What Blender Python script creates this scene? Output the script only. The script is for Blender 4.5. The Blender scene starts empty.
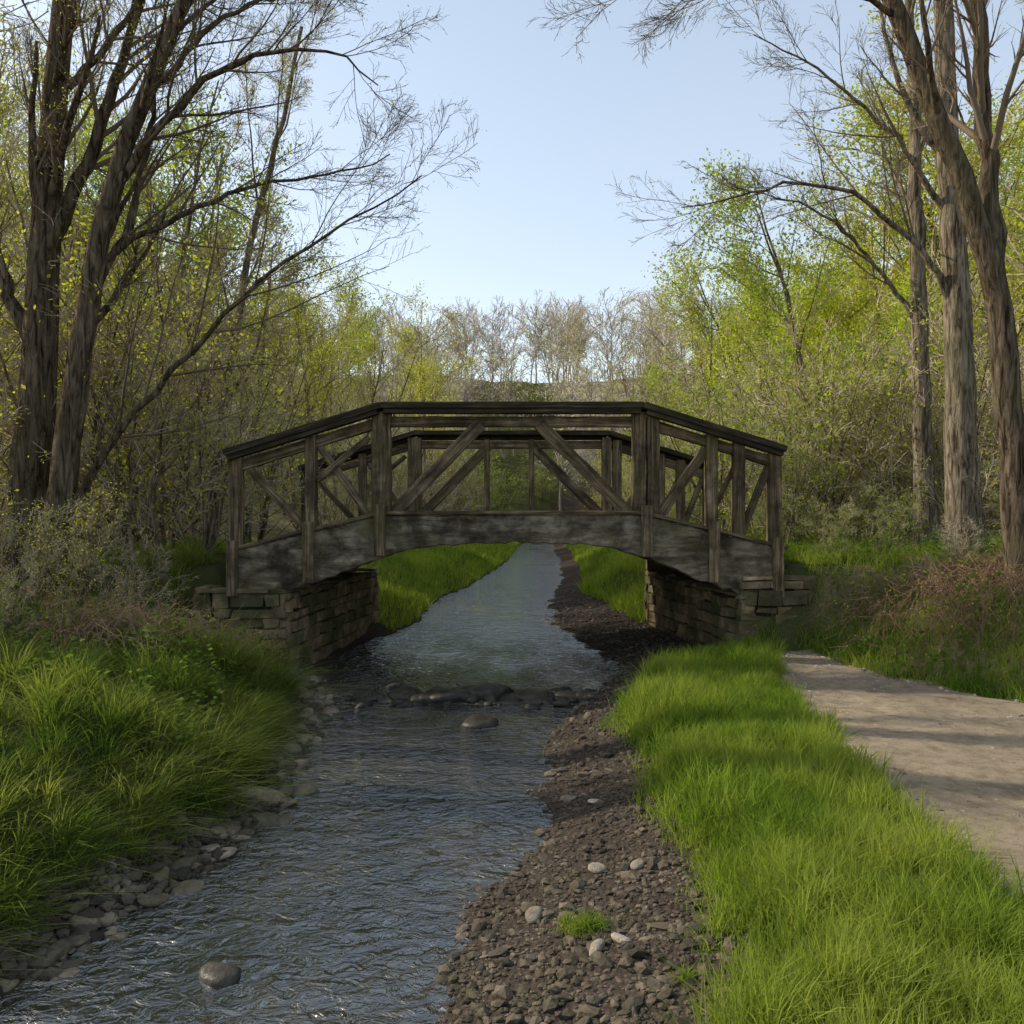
import bpy, bmesh, math, time
import numpy as np
from mathutils import Vector
T0=time.time()
S=bpy.context.scene
rng=np.random.default_rng(7)

# ---------------------------------------------------------------- helpers
def vnoise(x,y,seed=0):
    x=np.asarray(x,float);y=np.asarray(y,float)
    xi=np.floor(x).astype(np.int64);yi=np.floor(y).astype(np.int64)
    fx=x-xi;fy=y-yi;fx=fx*fx*(3-2*fx);fy=fy*fy*(3-2*fy)
    def h(a,b):
        n=(a*374761393+b*668265263+seed*974711)&0xffffffff
        n=((n^(n>>13))*1274126177)&0xffffffff
        return ((n^(n>>16))&0xffff)/65535.0
    return (h(xi,yi)*(1-fx)+h(xi+1,yi)*fx)*(1-fy)+(h(xi,yi+1)*(1-fx)+h(xi+1,yi+1)*fx)*fy
def fbm(x,y,seed=0,o=4):
    s=0;a=.5
    for i in range(o):
        s=s+a*vnoise(x*2**i,y*2**i,seed+i);a*=.5
    return s
def ss(a,b,x):
    t=np.clip((x-a)/(b-a),0,1);return t*t*(3-2*t)

class Acc:
    def __init__(s): s.v=[];s.q=[];s.t=[];s.qm=[];s.tm=[];s.c=[];s.n=0
    def add(s,v,quads=None,tris=None,mat=0,col=None):
        v=np.asarray(v,np.float32).reshape(-1,3)
        if quads is not None and len(quads): s.q.append(np.asarray(quads).reshape(-1,4)+s.n); s.qm.append(np.full(len(s.q[-1]),mat))
        if tris is not None and len(tris): s.t.append(np.asarray(tris).reshape(-1,3)+s.n); s.tm.append(np.full(len(s.t[-1]),mat))
        s.c.append(np.zeros(len(v),np.float32) if col is None else np.asarray(col,np.float32).reshape(-1))
        s.v.append(v);s.n+=len(v)
    def mesh(s,name,mats,smooth=True):
        me=bpy.data.meshes.new(name)
        v=np.concatenate(s.v)
        q=np.concatenate(s.q) if s.q else np.zeros((0,4),int)
        t=np.concatenate(s.t) if s.t else np.zeros((0,3),int)
        nl=len(q)*4+len(t)*3;nf=len(q)+len(t)
        me.vertices.add(len(v));me.vertices.foreach_set('co',v.ravel())
        me.loops.add(nl);me.polygons.add(nf)
        me.loops.foreach_set('vertex_index',np.concatenate([q.ravel(),t.ravel()]).astype(np.int32))
        ls=np.concatenate([np.arange(len(q))*4,len(q)*4+np.arange(len(t))*3]).astype(np.int32)
        me.polygons.foreach_set('loop_start',ls)
        mi=np.concatenate([np.concatenate(s.qm) if s.qm else np.zeros(0,int),np.concatenate(s.tm) if s.tm else np.zeros(0,int)]).astype(np.int32)
        for m in mats: me.materials.append(m)
        me.polygons.foreach_set('material_index',mi)
        me.polygons.foreach_set('use_smooth',np.full(nf,smooth))
        a=me.attributes.new('rnd','FLOAT','POINT');a.data.foreach_set('value',np.concatenate(s.c))
        me.update(calc_edges=True)
        return me
def obj(name,data,parent=None):
    o=bpy.data.objects.new(name,data);S.collection.objects.link(o)
    if parent: o.parent=parent
    return o
def empty(name,loc=(0,0,0)):
    o=bpy.data.objects.new(name,None);S.collection.objects.link(o);o.location=loc;o.empty_display_size=.2;return o

# ---------------------------------------------------------------- materials
def newmat(name):
    m=bpy.data.materials.new(name);m.use_nodes=True
    nt=m.node_tree;nt.nodes.clear()
    out=nt.nodes.new('ShaderNodeOutputMaterial')
    return m,nt,out
def N(nt,t,**k):
    n=nt.nodes.new(t)
    for a,b in k.items():
        if a in n.inputs.keys(): n.inputs[a].default_value=b
        else: setattr(n,a,b)
    return n
def mapping(nt,scale,src='Object'):
    tc=N(nt,'ShaderNodeTexCoord');mp=N(nt,'ShaderNodeMapping');mp.inputs['Scale'].default_value=scale
    nt.links.new(tc.outputs[src],mp.inputs['Vector']);return mp.outputs['Vector']
def noise(nt,vec,sc,det=4,rough=.6,dist=0):
    n=N(nt,'ShaderNodeTexNoise');n.inputs['Scale'].default_value=sc;n.inputs['Detail'].default_value=min(det,5)
    n.inputs['Roughness'].default_value=rough;n.inputs['Distortion'].default_value=dist
    if vec is not None: nt.links.new(vec,n.inputs['Vector'])
    return n.outputs['Fac']
def ramp(nt,fac,stops):
    r=N(nt,'ShaderNodeValToRGB');e=r.color_ramp.elements
    while len(e)<len(stops): e.new(.5)
    for i,(p,c) in enumerate(stops):
        e[i].position=p;e[i].color=(c[0],c[1],c[2],1)
    nt.links.new(fac,r.inputs['Fac']);return r.outputs['Color']
def mix(nt,f,a,b,mode='MIX'):
    m=N(nt,'ShaderNodeMix',data_type='RGBA',blend_type=mode)
    for s,v in ((m.inputs[0],f),(m.inputs[6],a),(m.inputs[7],b)):
        if isinstance(v,bpy.types.NodeSocket): nt.links.new(v,s)
        elif isinstance(v,(int,float)): s.default_value=v
        else: s.default_value=(*v,1)
    return m.outputs[2]
def bump(nt,h,st,d):
    b=N(nt,'ShaderNodeBump');b.inputs['Strength'].default_value=st;b.inputs['Distance'].default_value=d
    nt.links.new(h,b.inputs['Height']);return b.outputs['Normal']
def attr(nt,n):
    a=N(nt,'ShaderNodeAttribute');a.attribute_name=n;return a.outputs['Fac']
def princ(nt,out,col,rough=.8,normal=None,spec=.3):
    p=N(nt,'ShaderNodeBsdfPrincipled');p.inputs['Roughness'].default_value=rough
    p.inputs['Specular IOR Level'].default_value=spec
    if isinstance(col,bpy.types.NodeSocket): nt.links.new(col,p.inputs['Base Color'])
    else: p.inputs['Base Color'].default_value=(*col,1)
    if normal: nt.links.new(normal,p.inputs['Normal'])
    nt.links.new(p.outputs[0],out.inputs[0]);return p
def diffuse(nt,col,normal=None):
    d=N(nt,'ShaderNodeBsdfDiffuse')
    if isinstance(col,bpy.types.NodeSocket): nt.links.new(col,d.inputs['Color'])
    else: d.inputs['Color'].default_value=(*col,1)
    if normal: nt.links.new(normal,d.inputs['Normal'])
    return d.outputs[0]

def bark_mat(name,c1,c2,c3,k=1):
    m,nt,out=newmat(name)
    f=noise(nt,mapping(nt,(16*k,16*k,2.4*k)),1.0,5,.7,.8)
    f2=noise(nt,mapping(nt,(1,1,.6)),1.3,3,.6)
    c=ramp(nt,f,[(.38,c1),(.5,c2),(.66,c3)])
    c=mix(nt,ramp(nt,f2,[(.45,(0,0,0)),(.75,(.5,.5,.5))]),c,(.08,.085,.04))
    nt.links.new(diffuse(nt,c,bump(nt,f,1.0,.05)),out.inputs[0])
    return m
M_bark=bark_mat('bark_dark',(.022,.016,.011),(.095,.070,.048),(.20,.155,.11))
M_bark2=bark_mat('bark_light',(.045,.034,.023),(.17,.135,.095),(.33,.27,.20))
def twig_mat(name,c):
    m,nt,out=newmat(name)
    oi=N(nt,'ShaderNodeObjectInfo')
    col=mix(nt,oi.outputs['Random'],tuple(x*.75 for x in c),tuple(x*1.2 for x in c))
    nt.links.new(diffuse(nt,col),out.inputs[0]);return m
M_twig=twig_mat('twig_dark',(.16,.125,.09))
M_twigf=twig_mat('twig_mid',(.40,.33,.245))
M_twigh=twig_mat('twig_far_haze',(.44,.38,.31))  # pale copy for distant trees, air haze put into the colour
M_barkh=twig_mat('bark_far_haze',(.26,.22,.175))  # distant trunks, lightened to paint in haze
M_cane=twig_mat('bramble_cane',(.27,.175,.11))
def leafshade(nt,out,col,trans,gl=(1.4,1.5,.8)):
    t=N(nt,'ShaderNodeBsdfTranslucent');mx=N(nt,'ShaderNodeMixShader');mx.inputs[0].default_value=trans
    nt.links.new(mix(nt,1.0,col,gl,'MULTIPLY'),t.inputs['Color'])
    nt.links.new(diffuse(nt,col),mx.inputs[1]);nt.links.new(t.outputs[0],mx.inputs[2]);nt.links.new(mx.outputs[0],out.inputs[0])
def leaf_mat(name,c1,c2,c3,trans=.48):
    m,nt,out=newmat(name)
    oi=N(nt,'ShaderNodeObjectInfo')
    col=mix(nt,attr(nt,'rnd'),c1,c2)
    col=mix(nt,oi.outputs['Random'],col,mix(nt,.6,col,c3))
    leafshade(nt,out,col,trans);return m
M_leaf=leaf_mat('leaf_spring',(.27,.28,.03),(.50,.48,.06),(.37,.34,.07))
M_leafg=leaf_mat('leaf_green',(.17,.235,.025),(.34,.41,.047),(.34,.34,.06))
M_leafv=leaf_mat('leaf_bright',(.26,.33,.024),(.45,.50,.045),(.42,.42,.045))
M_leaff=leaf_mat('leaf_mid',(.28,.285,.08),(.41,.40,.125),(.35,.30,.15))
M_leafh=leaf_mat('leaf_far_haze',(.33,.33,.17),(.42,.405,.23),(.38,.34,.25))  # greyed, paler leaf: aerial haze painted into the base colour
def grass_mat(name,c1,c2,c3,sc=1.1):
    m,nt,out=newmat(name)
    n=noise(nt,mapping(nt,(1,1,1)),sc,3)
    col=mix(nt,attr(nt,'rnd'),c1,c2)
    col=mix(nt,ramp(nt,n,[(.4,(0,0,0)),(.62,(1,1,1))]),col,mix(nt,.65,col,c3))
    leafshade(nt,out,col,.48,(1.45,1.45,.7));return m
M_grass=grass_mat('grass_blades',(.07,.125,.018),(.21,.29,.042),(.30,.33,.07))
M_grassl=grass_mat('grass_long',(.04,.078,.016),(.14,.195,.038),(.23,.235,.075),1.6)
M_weed=leaf_mat('broad_leaf',(.05,.10,.015),(.13,.21,.03),(.15,.2,.04),.35)

def stone_mat(name,stops,moss=.3,sc=5,rough=.85):
    m,nt,out=newmat(name)
    v=mapping(nt,(1,1,1))
    f=noise(nt,v,sc,5,.7);f2=noise(nt,v,sc*9,4,.7)
    a=attr(nt,'rnd')
    c=ramp(nt,f,stops)
    c=mix(nt,1.0,c,ramp(nt,a,[(0,(.5,.5,.5)),(1,(1.4,1.32,1.22))]),'MULTIPLY')
    c=mix(nt,ramp(nt,noise(nt,v,1.7,4),[(.43,(0,0,0)),(.62,(moss,)*3)]),c,(.055,.065,.02))
    princ(nt,out,c,rough,bump(nt,mix(nt,.4,f,f2),.9,.03),.2)
    return m
M_stone=stone_mat('wall_stone',[(.3,(.055,.04,.026)),(.5,(.18,.132,.08)),(.7,(.34,.26,.165))],.75,4)
M_mortar=stone_mat('mortar_dark',[(.3,(.02,.017,.013)),(.7,(.06,.05,.038))],.3)
M_peb=stone_mat('pebble_stone',[(.3,(.042,.033,.025)),(.5,(.085,.068,.052)),(.7,(.18,.15,.12))],.2,3)
M_rock=stone_mat('river_rock',[(.3,(.10,.08,.058)),(.5,(.20,.16,.12)),(.7,(.33,.275,.21))],.5,6)
M_pale=stone_mat('pale_pebble',[(.3,(.18,.155,.125)),(.5,(.30,.265,.22)),(.7,(.42,.385,.33))],.1,8)
M_wet,nt,out=newmat('wet_rock')
v=mapping(nt,(1,1,1));f=noise(nt,v,6,5)
princ(nt,out,ramp(nt,f,[(.3,(.012,.011,.008)),(.7,(.065,.055,.038))]),.5,bump(nt,f,.8,.04),.3)

def wood_mat(name,c1,c2,c3,green=.25,fs=(1.2,22,22),dk=.75):
    m,nt,out=newmat(name)
    a=N(nt,'ShaderNodeAttribute');a.attribute_name='loc'
    mp=N(nt,'ShaderNodeMapping');mp.inputs['Scale'].default_value=fs;nt.links.new(a.outputs['Vector'],mp.inputs[0])
    f=noise(nt,mp.outputs[0],1.0,5,.7,.4)
    g=noise(nt,mapping(nt,(1,1,1)),2.5,5,.65)
    c=ramp(nt,f,[(.33,c1),(.5,c2),(.68,c3)])
    c=mix(nt,ramp(nt,g,[(.38,(dk,dk,dk)),(.6,(0,0,0))]),c,(.024,.018,.012))
    c=mix(nt,ramp(nt,noise(nt,mapping(nt,(1,1,1)),1.4,4),[(.5,(0,0,0)),(.72,(green,)*3)]),c,(.11,.10,.035))
    princ(nt,out,c,.88,bump(nt,f,1.0,.02),.1)
    return m
M_wood=wood_mat('weathered_timber',(.03,.021,.012),(.15,.108,.064),(.34,.26,.165),.4)
M_wooddk=wood_mat('dark_timber',(.012,.009,.006),(.045,.034,.023),(.13,.10,.07))
M_beam=wood_mat('grey_arch_beam',(.05,.038,.026),(.17,.138,.098),(.33,.28,.21),.5,(2.5,9,9),.88)

# ---------------------------------------------------------------- terrain shape
CY=[-30,0,3.7,4.2,5.1,6.4,8.2,10.5,12,15,17,21,27,39,57,75,100,200]
CL=[-4,-2.7,-2.45,-2.27,-1.93,-1.79,-1.9,-2.5,-2.75,-2.2,-1.85,-1.8,-1.0,-.1,.5,3,10,60]
CR=[-.5,-.2,-.25,-.29,-.05,.25,.37,.96,1.35,1.0,.7,.9,1.5,2.1,2.6,6,14,66]
GY=[-30,0,3.1,3.5,4.1,4.7,5.9,8.4,10,11,12,15.5,21,27,39,57,100,200]
GR=[.6,.6,.62,.9,.99,1.03,.95,.98,1.45,2.3,2.9,2.35,1.8,2.3,2.9,3.4,15,67]
def xl(y): return np.interp(y,CY,CL)+.16*(vnoise(y*1.7,y*0,3)-.5)+.1*(vnoise(y*5,y*0,8)-.5)
def xr(y): return np.interp(y,CY,CR)+.22*(vnoise(y*2.1,y*0,5)-.5)+.08*(vnoise(y*6,y*0,6)-.5)
def xg(y): return np.maximum(np.interp(y,GY,GR),xr(y)+.3)+.25*(vnoise(y*1.5,y*0,9)-.5)+.1*(vnoise(y*5,y*0,10)-.5)
def xpl(y): return np.interp(y,[-30,0,4.2,6.4,9.1,10.4,11.3],[-1,2.2,2.42,2.6,2.95,3.3,3.62])+.14*(vnoise(y*1.9,y*0,21)-.5)+.06*(vnoise(y*6,y*0,23)-.5)
def xpr(y): return np.interp(y,[-30,0,4,5,6,7,8,9.1,10.8,11.3],[30,16,11,9,7.1,5.7,4.85,4.2,3.85,3.75])+.2*(vnoise(y*1.9,y*0,22)-.5)
def height(x,y):
    x,y=np.broadcast_arrays(np.asarray(x,float),np.asarray(y,float))
    L=xl(y);R=xr(y);G=xg(y)
    mid=(L+R)/2;hw=(R-L)/2
    ch=-.3*(1-np.clip(np.abs(x-mid)/hw,0,1)**2)
    s=L-x
    n=fbm(x*1.1,y*1.1,2)-.5
    zl=np.interp(s,[0,.2,.5,1.5,3.5,6,9],[0,.06,.25,.70,.98,1.15,1.5])+n*.34*ss(0,1.5,s)
    la=ss(11.2,11.9,y)*(1-ss(16,17.5,y))
    zl=zl-.45*ss(9.4,10.6,y)*(1-la)*ss(0,.6,s)*(1-ss(15,17,y))*ss(.3,.8,zl)
    zl=zl+la*ss(3.4,4.2,-x)*(1.45-np.minimum(zl,1.45))
    s=x-R;w=np.maximum(G-R,.3)
    zg=.2*np.clip(s/w,0,1)+.05*(fbm(x*3,y*3,4)-.5)*ss(0,.3,s)
    g=x-G
    near=1-ss(10.9,11.7,y)
    zn=.18*ss(0,.4,g)
    p=x-xpr(y)
    zn=zn+ss(0,1.2,p)*.75+ss(1.0,5,p)*.7
    zf=.62*ss(0,1.2,g)+.6*ss(1,4,g)+.5*ss(4,10,g)
    ra=ss(11,11.5,y)*(1-ss(15.6,17.5,y))
    zr=zg+near*zn+(1-near)*zf
    zr=zr+ra*ss(3.0,3.8,x)*np.maximum(1.5-zr,0)
    inpath=(x>xpl(y))&(p<0)&(y<11.5)
    zr=zr+n*.14*ss(.1,.8,g)*np.where(inpath,.25,1)
    z=np.where(x<L,zl,np.where(x>R,zr,ch))
    cx=np.interp(y,CY,[(a+b)/2 for a,b in zip(CL,CR)])
    d=np.abs(x-np.where(y>60,1.6,cx))
    hl=ss(8,52,d)*np.where(x<cx,16,14)*ss(5,40,y+8)
    nn=fbm(x*.03+5,y*.03,11)
    ridge=25*ss(62,155,y)*(.8+.4*nn)-.03*np.clip(y-165,0,400)
    z=z+np.maximum(hl*(.8+.4*nn),ridge)
    z=z+ss(6,14,d)*(fbm(x*.25,y*.25,8)-.5)*.8
    return z

def axis(lo,hi,fine_lo,fine_hi,fs,grow=1.09):
    a=list(np.arange(fine_lo,fine_hi,fs))
    s=fs;v=a[-1]
    while v<hi: s*=grow;v+=s;a.append(v)
    s=fs;v=a[0];b=[]
    while v>lo: s*=grow;v-=s;b.append(v)
    return np.array(b[::-1]+a)
X=axis(-600,600,-6,7.5,.06,1.1);Y=axis(-200,900,1.5,19,.07,1.06)
XX,YY=np.meshgrid(X,Y);ZZ=height(XX,YY)
nx,ny=len(X),len(Y)
idx=np.arange(nx*ny).reshape(ny,nx)
q=np.stack([idx[:-1,:-1],idx[:-1,1:],idx[1:,1:],idx[1:,:-1]],-1).reshape(-1,4)
gr=((XX>xl(YY)-.35)&(XX<xg(YY))).astype(float)
wood=np.maximum(ss(5.0,8.5,np.abs(XX)),ss(.1,.5,XX-xpr(YY))*(YY<11.6)*ss(.42,.55,fbm(XX*.9,YY*.9,91))*.9)
m,nt,out=newmat('ground_earth')
v=mapping(nt,(1,1,1))
f=noise(nt,v,2.5,5,.7);f2=noise(nt,v,38,4,.75)
vor=N(nt,'ShaderNodeTexVoronoi');vor.inputs['Scale'].default_value=30;nt.links.new(v,vor.inputs['Vector'])
gcol=mix(nt,.6,ramp(nt,vor.outputs['Distance'],[(0,(.10,.08,.062)),(.5,(.026,.02,.016))]),ramp(nt,f2,[(.3,(.03,.024,.019)),(.7,(.12,.096,.075))]))
grass=mix(nt,f2,ramp(nt,f,[(.35,(.03,.045,.012)),(.65,(.06,.08,.02))]),(.07,.06,.03))
wd=mix(nt,.5,ramp(nt,f,[(.3,(.09,.12,.03)),(.5,(.17,.15,.07)),(.7,(.25,.19,.11))]),ramp(nt,f2,[(.3,(.05,.045,.022)),(.7,(.28,.22,.12))]))
wd=mix(nt,attr(nt,'far'),wd,mix(nt,f,(.22,.19,.14),(.34,.29,.22)))  # ground pales with distance, haze painted into its colour
c=mix(nt,attr(nt,'wood'),grass,wd);c=mix(nt,attr(nt,'rnd'),c,gcol)
nt.links.new(diffuse(nt,c,bump(nt,mix(nt,.5,f2,vor.outputs['Distance']),.8,.03)),out.inputs[0])
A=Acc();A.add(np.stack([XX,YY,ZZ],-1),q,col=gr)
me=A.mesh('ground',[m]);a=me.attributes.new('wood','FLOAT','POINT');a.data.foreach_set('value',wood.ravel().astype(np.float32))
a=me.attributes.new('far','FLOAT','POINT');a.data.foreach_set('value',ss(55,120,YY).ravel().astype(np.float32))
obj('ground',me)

# path
m,nt,out=newmat('path_gravel')
v=mapping(nt,(1,1,1));f=noise(nt,v,1.0,5,.7);f2=noise(nt,v,70,4,.75);f3=noise(nt,v,7,5,.75)
c=mix(nt,f2,ramp(nt,f,[(.35,(.20,.152,.10)),(.65,(.35,.275,.19))]),(.32,.26,.18))
c=mix(nt,ramp(nt,f3,[(.45,(0,0,0)),(.7,(.85,.85,.85))]),c,(.14,.105,.07))
c=mix(nt,ramp(nt,f2,[(.62,(0,0,0)),(.7,(.8,.8,.8))]),c,(.43,.38,.30))
nt.links.new(diffuse(nt,c,bump(nt,mix(nt,.5,f2,f3),.9,.03)),out.inputs[0])
ys=np.arange(-6,11.0,.06);ts=np.linspace(0,1,60)
a_=xpl(ys)-.12+.08*vnoise(ys*6,ys*0,31);b_=np.minimum(xpr(ys),14)+.15-.1*vnoise(ys*6,ys*0,32)
PX=a_[:,None]*(1-ts)+b_[:,None]*ts;PY=np.repeat(ys[:,None],60,1)
PZ=height(PX,PY)+.03+.03*(fbm(PX*2.5,PY*2.5,35)-.5);PZ[:,0]-=.08;PZ[:,-1]-=.08
idx=np.arange(PX.size).reshape(PX.shape)
A=Acc();A.add(np.stack([PX,PY,PZ],-1),np.stack([idx[:-1,:-1],idx[:-1,1:],idx[1:,1:],idx[1:,:-1]],-1))
obj('gravel_path',A.mesh('gravel_path',[m]))

# water
m,nt,out=newmat('stream_water')
v1=mapping(nt,(1.0,1.3,1))
w1=noise(nt,v1,3.0,2,.5,.9);w2=noise(nt,v1,9,3,.6,1.2)
h=mix(nt,.45,w1,w2)
calm=ramp(nt,noise(nt,mapping(nt,(.8,.35,1)),1.0,3),[(.35,(.3,.3,.3)),(.6,(1,1,1))])
col=ramp(nt,noise(nt,mapping(nt,(.7,.35,1)),1.0,4),[(.4,(.015,.018,.016)),(.6,(.05,.046,.03)),(.72,(.15,.12,.055))])
b=N(nt,'ShaderNodeBump');b.inputs['Distance'].default_value=.12;nt.links.new(calm,b.inputs['Strength']);nt.links.new(h,b.inputs['Height'])
p=princ(nt,out,col,.03,b.outputs[0],1.0);p.inputs['IOR'].default_value=1.95
ys=np.concatenate([np.arange(-8,20,.1),np.arange(20,130,1.)]);ts=np.linspace(0,1,50)
L_=xl(ys)-.5;R_=xr(ys)+.5
PX=L_[:,None]*(1-ts)+R_[:,None]*ts;PY=np.repeat(ys[:,None],50,1)
rf=np.exp(-((PY-10.0)/.4)**2)*.05*(fbm(PX*5,PY*8,50)-.4)+ .02*ss(9.9,10.4,PY)
idx=np.arange(PX.size).reshape(PX.shape)
A=Acc();A.add(np.stack([PX,PY,rf],-1),np.stack([idx[:-1,:-1],idx[:-1,1:],idx[1:,1:],idx[1:,:-1]],-1))
obj('stream_water',A.mesh('stream_water',[m]))
print('terrain',time.time()-T0)

# ---------------------------------------------------------------- stones
bm=bmesh.new();bmesh.ops.create_icosphere(bm,subdivisions=3,radius=1)
ICO2=np.array([v.co[:] for v in bm.verts]);ICO2F=np.array([[v.index for v in f.verts] for f in bm.faces]);bm.free()
bm=bmesh.new();bmesh.ops.create_icosphere(bm,subdivisions=1,radius=1)
ICO1=np.array([v.co[:] for v in bm.verts]);ICO1F=np.array([[v.index for v in f.verts] for f in bm.faces]);bm.free()
def norm_(v): return v/np.maximum(np.linalg.norm(v,axis=-1,keepdims=True),1e-9)
def stones(acc,P,r,base=1,flat=.55,mat=0,sink=.25,tilt=.2):
    V,F=(ICO1,ICO1F) if base==1 else (ICO2,ICO2F)
    n=len(P);r=np.asarray(r)
    sc=np.stack([r*rng.uniform(.8,1.5,n),r*rng.uniform(.65,1.1,n),r*flat*rng.uniform(.7,1.2,n)],-1)
    d=np.ones((n,len(V)))
    for k in range(7 if base==2 else 3):
        dirs=norm_(rng.normal(size=(n,3)));dot=np.einsum('vk,nk->nv',V,dirs)
        lim=rng.uniform(.55,.9,(n,1));d=np.where(dot*d>lim,lim/np.maximum(dot,1e-3)*.75+d*.25,d)
    d=d+rng.normal(size=d.shape)*(.012 if base==2 else .05)
    W=V[None]*d[...,None]*sc[:,None]
    a=rng.uniform(0,6.28,n);ca,sa=np.cos(a)[:,None],np.sin(a)[:,None]
    tl=rng.normal(size=n)[:,None]*tilt
    x,y,z=W[...,0],W[...,1],W[...,2];z=z+tl*x
    W=np.stack([x*ca-y*sa,x*sa+y*ca,z],-1)+np.asarray(P)[:,None]
    W[...,2]+= (sc[:,2]*(1-2*sink))[:,None]
    off=(np.arange(n)*len(V))[:,None,None]
    acc.add(W,tris=(F[None]+off),mat=mat,col=np.repeat(rng.random(n),len(V)))
n=75000
y=3+ (rng.random(n)**1.7)*20
x=xl(y)-.3+rng.random(n)*5.5
ok=(x>xr(y)-.12)&(x<xg(y)+.12)
x,y=x[ok],y[ok]
r=np.clip(rng.lognormal(-4.45,.6,len(x)),.006,.055)
A=Acc();stones(A,np.stack([x,y,height(x,y)],-1),r,sink=.35)
n=7000;y=3+rng.random(n)*9;x=xl(y)+rng.uniform(-.4,.2,n)
stones(A,np.stack([x,y,height(x,y)],-1),np.clip(rng.lognormal(-3.8,.5,n),.01,.08))
obj('gravel_bank_pebbles',A.mesh('gravel_bank_pebbles',[M_peb],False))
A=Acc()
k=130;y=3+rng.random(k)*8.2;x=xl(y)-rng.random(k)*.32+.16
stones(A,np.stack([x,y,np.maximum(height(x,y),-.03)],-1),rng.uniform(.03,.10,k)*(1+.4*(y>6)),2,.5,sink=.38)
obj('shore_rocks',A.mesh('shore_rocks',[M_rock]))
for (x,y,r) in [(.50,5.0,.06),(.73,4.95,.045),(.40,4.05,.045),(.53,4.1,.05),(.12,4.5,.05),(.33,4.4,.03),(-1.88,5.0,.14),(.6,6.2,.04)]:
    A=Acc();stones(A,np.array([[x,y,float(height(x,y))]]),np.array([r]),2,.5)
    obj('river_rock',A.mesh('river_rock',[M_pale if x>0 else M_rock]))
A=Acc()
wx=[(-.35,8.9,.27),(.27,10.1,.33),(-.75,10.05,.32),(-.3,10.2,.3),(.72,10.1,.2),(-1.3,10.4,.24),(-1.6,6.7,.1),(-.5,10.5,.2),(-1.05,10.0,.22),(.0,10.0,.22)]
stones(A,np.array([[a,b,-.015] for a,b,c in wx]),np.array([c for *_,c in wx]),2,.36,sink=.36,tilt=.06)
stones(A,np.array([[-1.38,4.05,-.02],[-1.52,5.3,-.03],[-1.35,7.6,-.03]]),np.array([.085,.06,.08]),2,.55,sink=.3,tilt=.05)
n=130;x=rng.uniform(-1.9,1.1,n);y=10.1+rng.normal(size=n)*.25
stones(A,np.stack([x,y,np.full(n,-.015)],-1),rng.uniform(.04,.12,n),2,.5)
obj('wet_stream_rocks',A.mesh('wet_stream_rocks',[M_wet]))
n=9000;y=3.5+rng.random(n)**1.2*7.4;x=xpl(y)+rng.random(n)*np.minimum(xpr(y)-xpl(y),5)
A=Acc();stones(A,np.stack([x,y,height(x,y)+.02],-1),np.clip(rng.lognormal(-5.0,.45,n),.003,.02)*(1+.6*(np.minimum(x-xpl(y),xpr(y)-x)<.15)),sink=.2)
obj('path_stones',A.mesh('path_stones',[M_pale],False))

# ---------------------------------------------------------------- grass
def blades(acc,x,y,hh,w,lean,nseg=2,clump=None,tint=None):
    n=len(x);z=height(x,y)-.01
    a=rng.uniform(0,6.28,n);b=rng.uniform(0,6.28,n)
    L=lean*rng.uniform(.3,1.6,n)
    dx,dy=np.cos(a)*L*hh,np.sin(a)*L*hh
    if clump is not None: dx=dx+clump[0]*hh;dy=dy+clump[1]*hh
    wx,wy=np.cos(b)*w,np.sin(b)*w
    rows=[]
    for i in range(nseg):
        t=i/nseg
        zz=z+hh*(t-.35*t*t*np.minimum(np.hypot(dx,dy)/hh,1.6));k=(1-.45*t)
        px,py=x+dx*t*t,y+dy*t*t
        rows+= [np.stack([px-wx*k,py-wy*k,zz],-1),np.stack([px+wx*k,py+wy*k,zz],-1)]
    rows.append(np.stack([x+dx,y+dy,z+hh*(1-.35*np.minimum(np.hypot(dx,dy)/hh,1.6))],-1))
    V=np.stack(rows,1);m=V.shape[1];off=(np.arange(n)*m)[:,None]
    Q=[]
    if nseg>1:
        qs=[np.array([[2*i,2*i+1,2*i+3,2*i+2]]) for i in range(nseg-1)]
        Q=(np.concatenate(qs)[None]+off[...,None]).reshape(-1,4)
    Tt=np.array([[m-3,m-2,m-1]])[None]+off[...,None]
    rr=rng.random(n) if tint is None else np.clip(tint+rng.normal(size=n)*.22,0,1)
    acc.add(V,Q,Tt.reshape(-1,3),col=np.repeat(rr,m))
def tufts(acc,cx,cy,k,rad,h,w,lean,nseg,push=(0,0),spread=5,tint=None):
    nc=len(cx);ii=np.repeat(np.arange(nc),k)
    a=rng.uniform(0,6.28,len(ii));rr=np.abs(rng.normal(size=len(ii)))*rad
    ox,oy=np.cos(a)*rr,np.sin(a)*rr
    hh=h[ii]*rng.uniform(.4,1.15,len(ii))
    px=(push[0][ii] if hasattr(push[0],'__len__') else push[0])
    blades(acc,cx[ii]+ox,cy[ii]+oy,hh,w,lean,nseg,(ox*spread+px,oy*spread+push[1]),(rng.random(nc) if tint is None else tint)[ii])
A=Acc()
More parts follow.
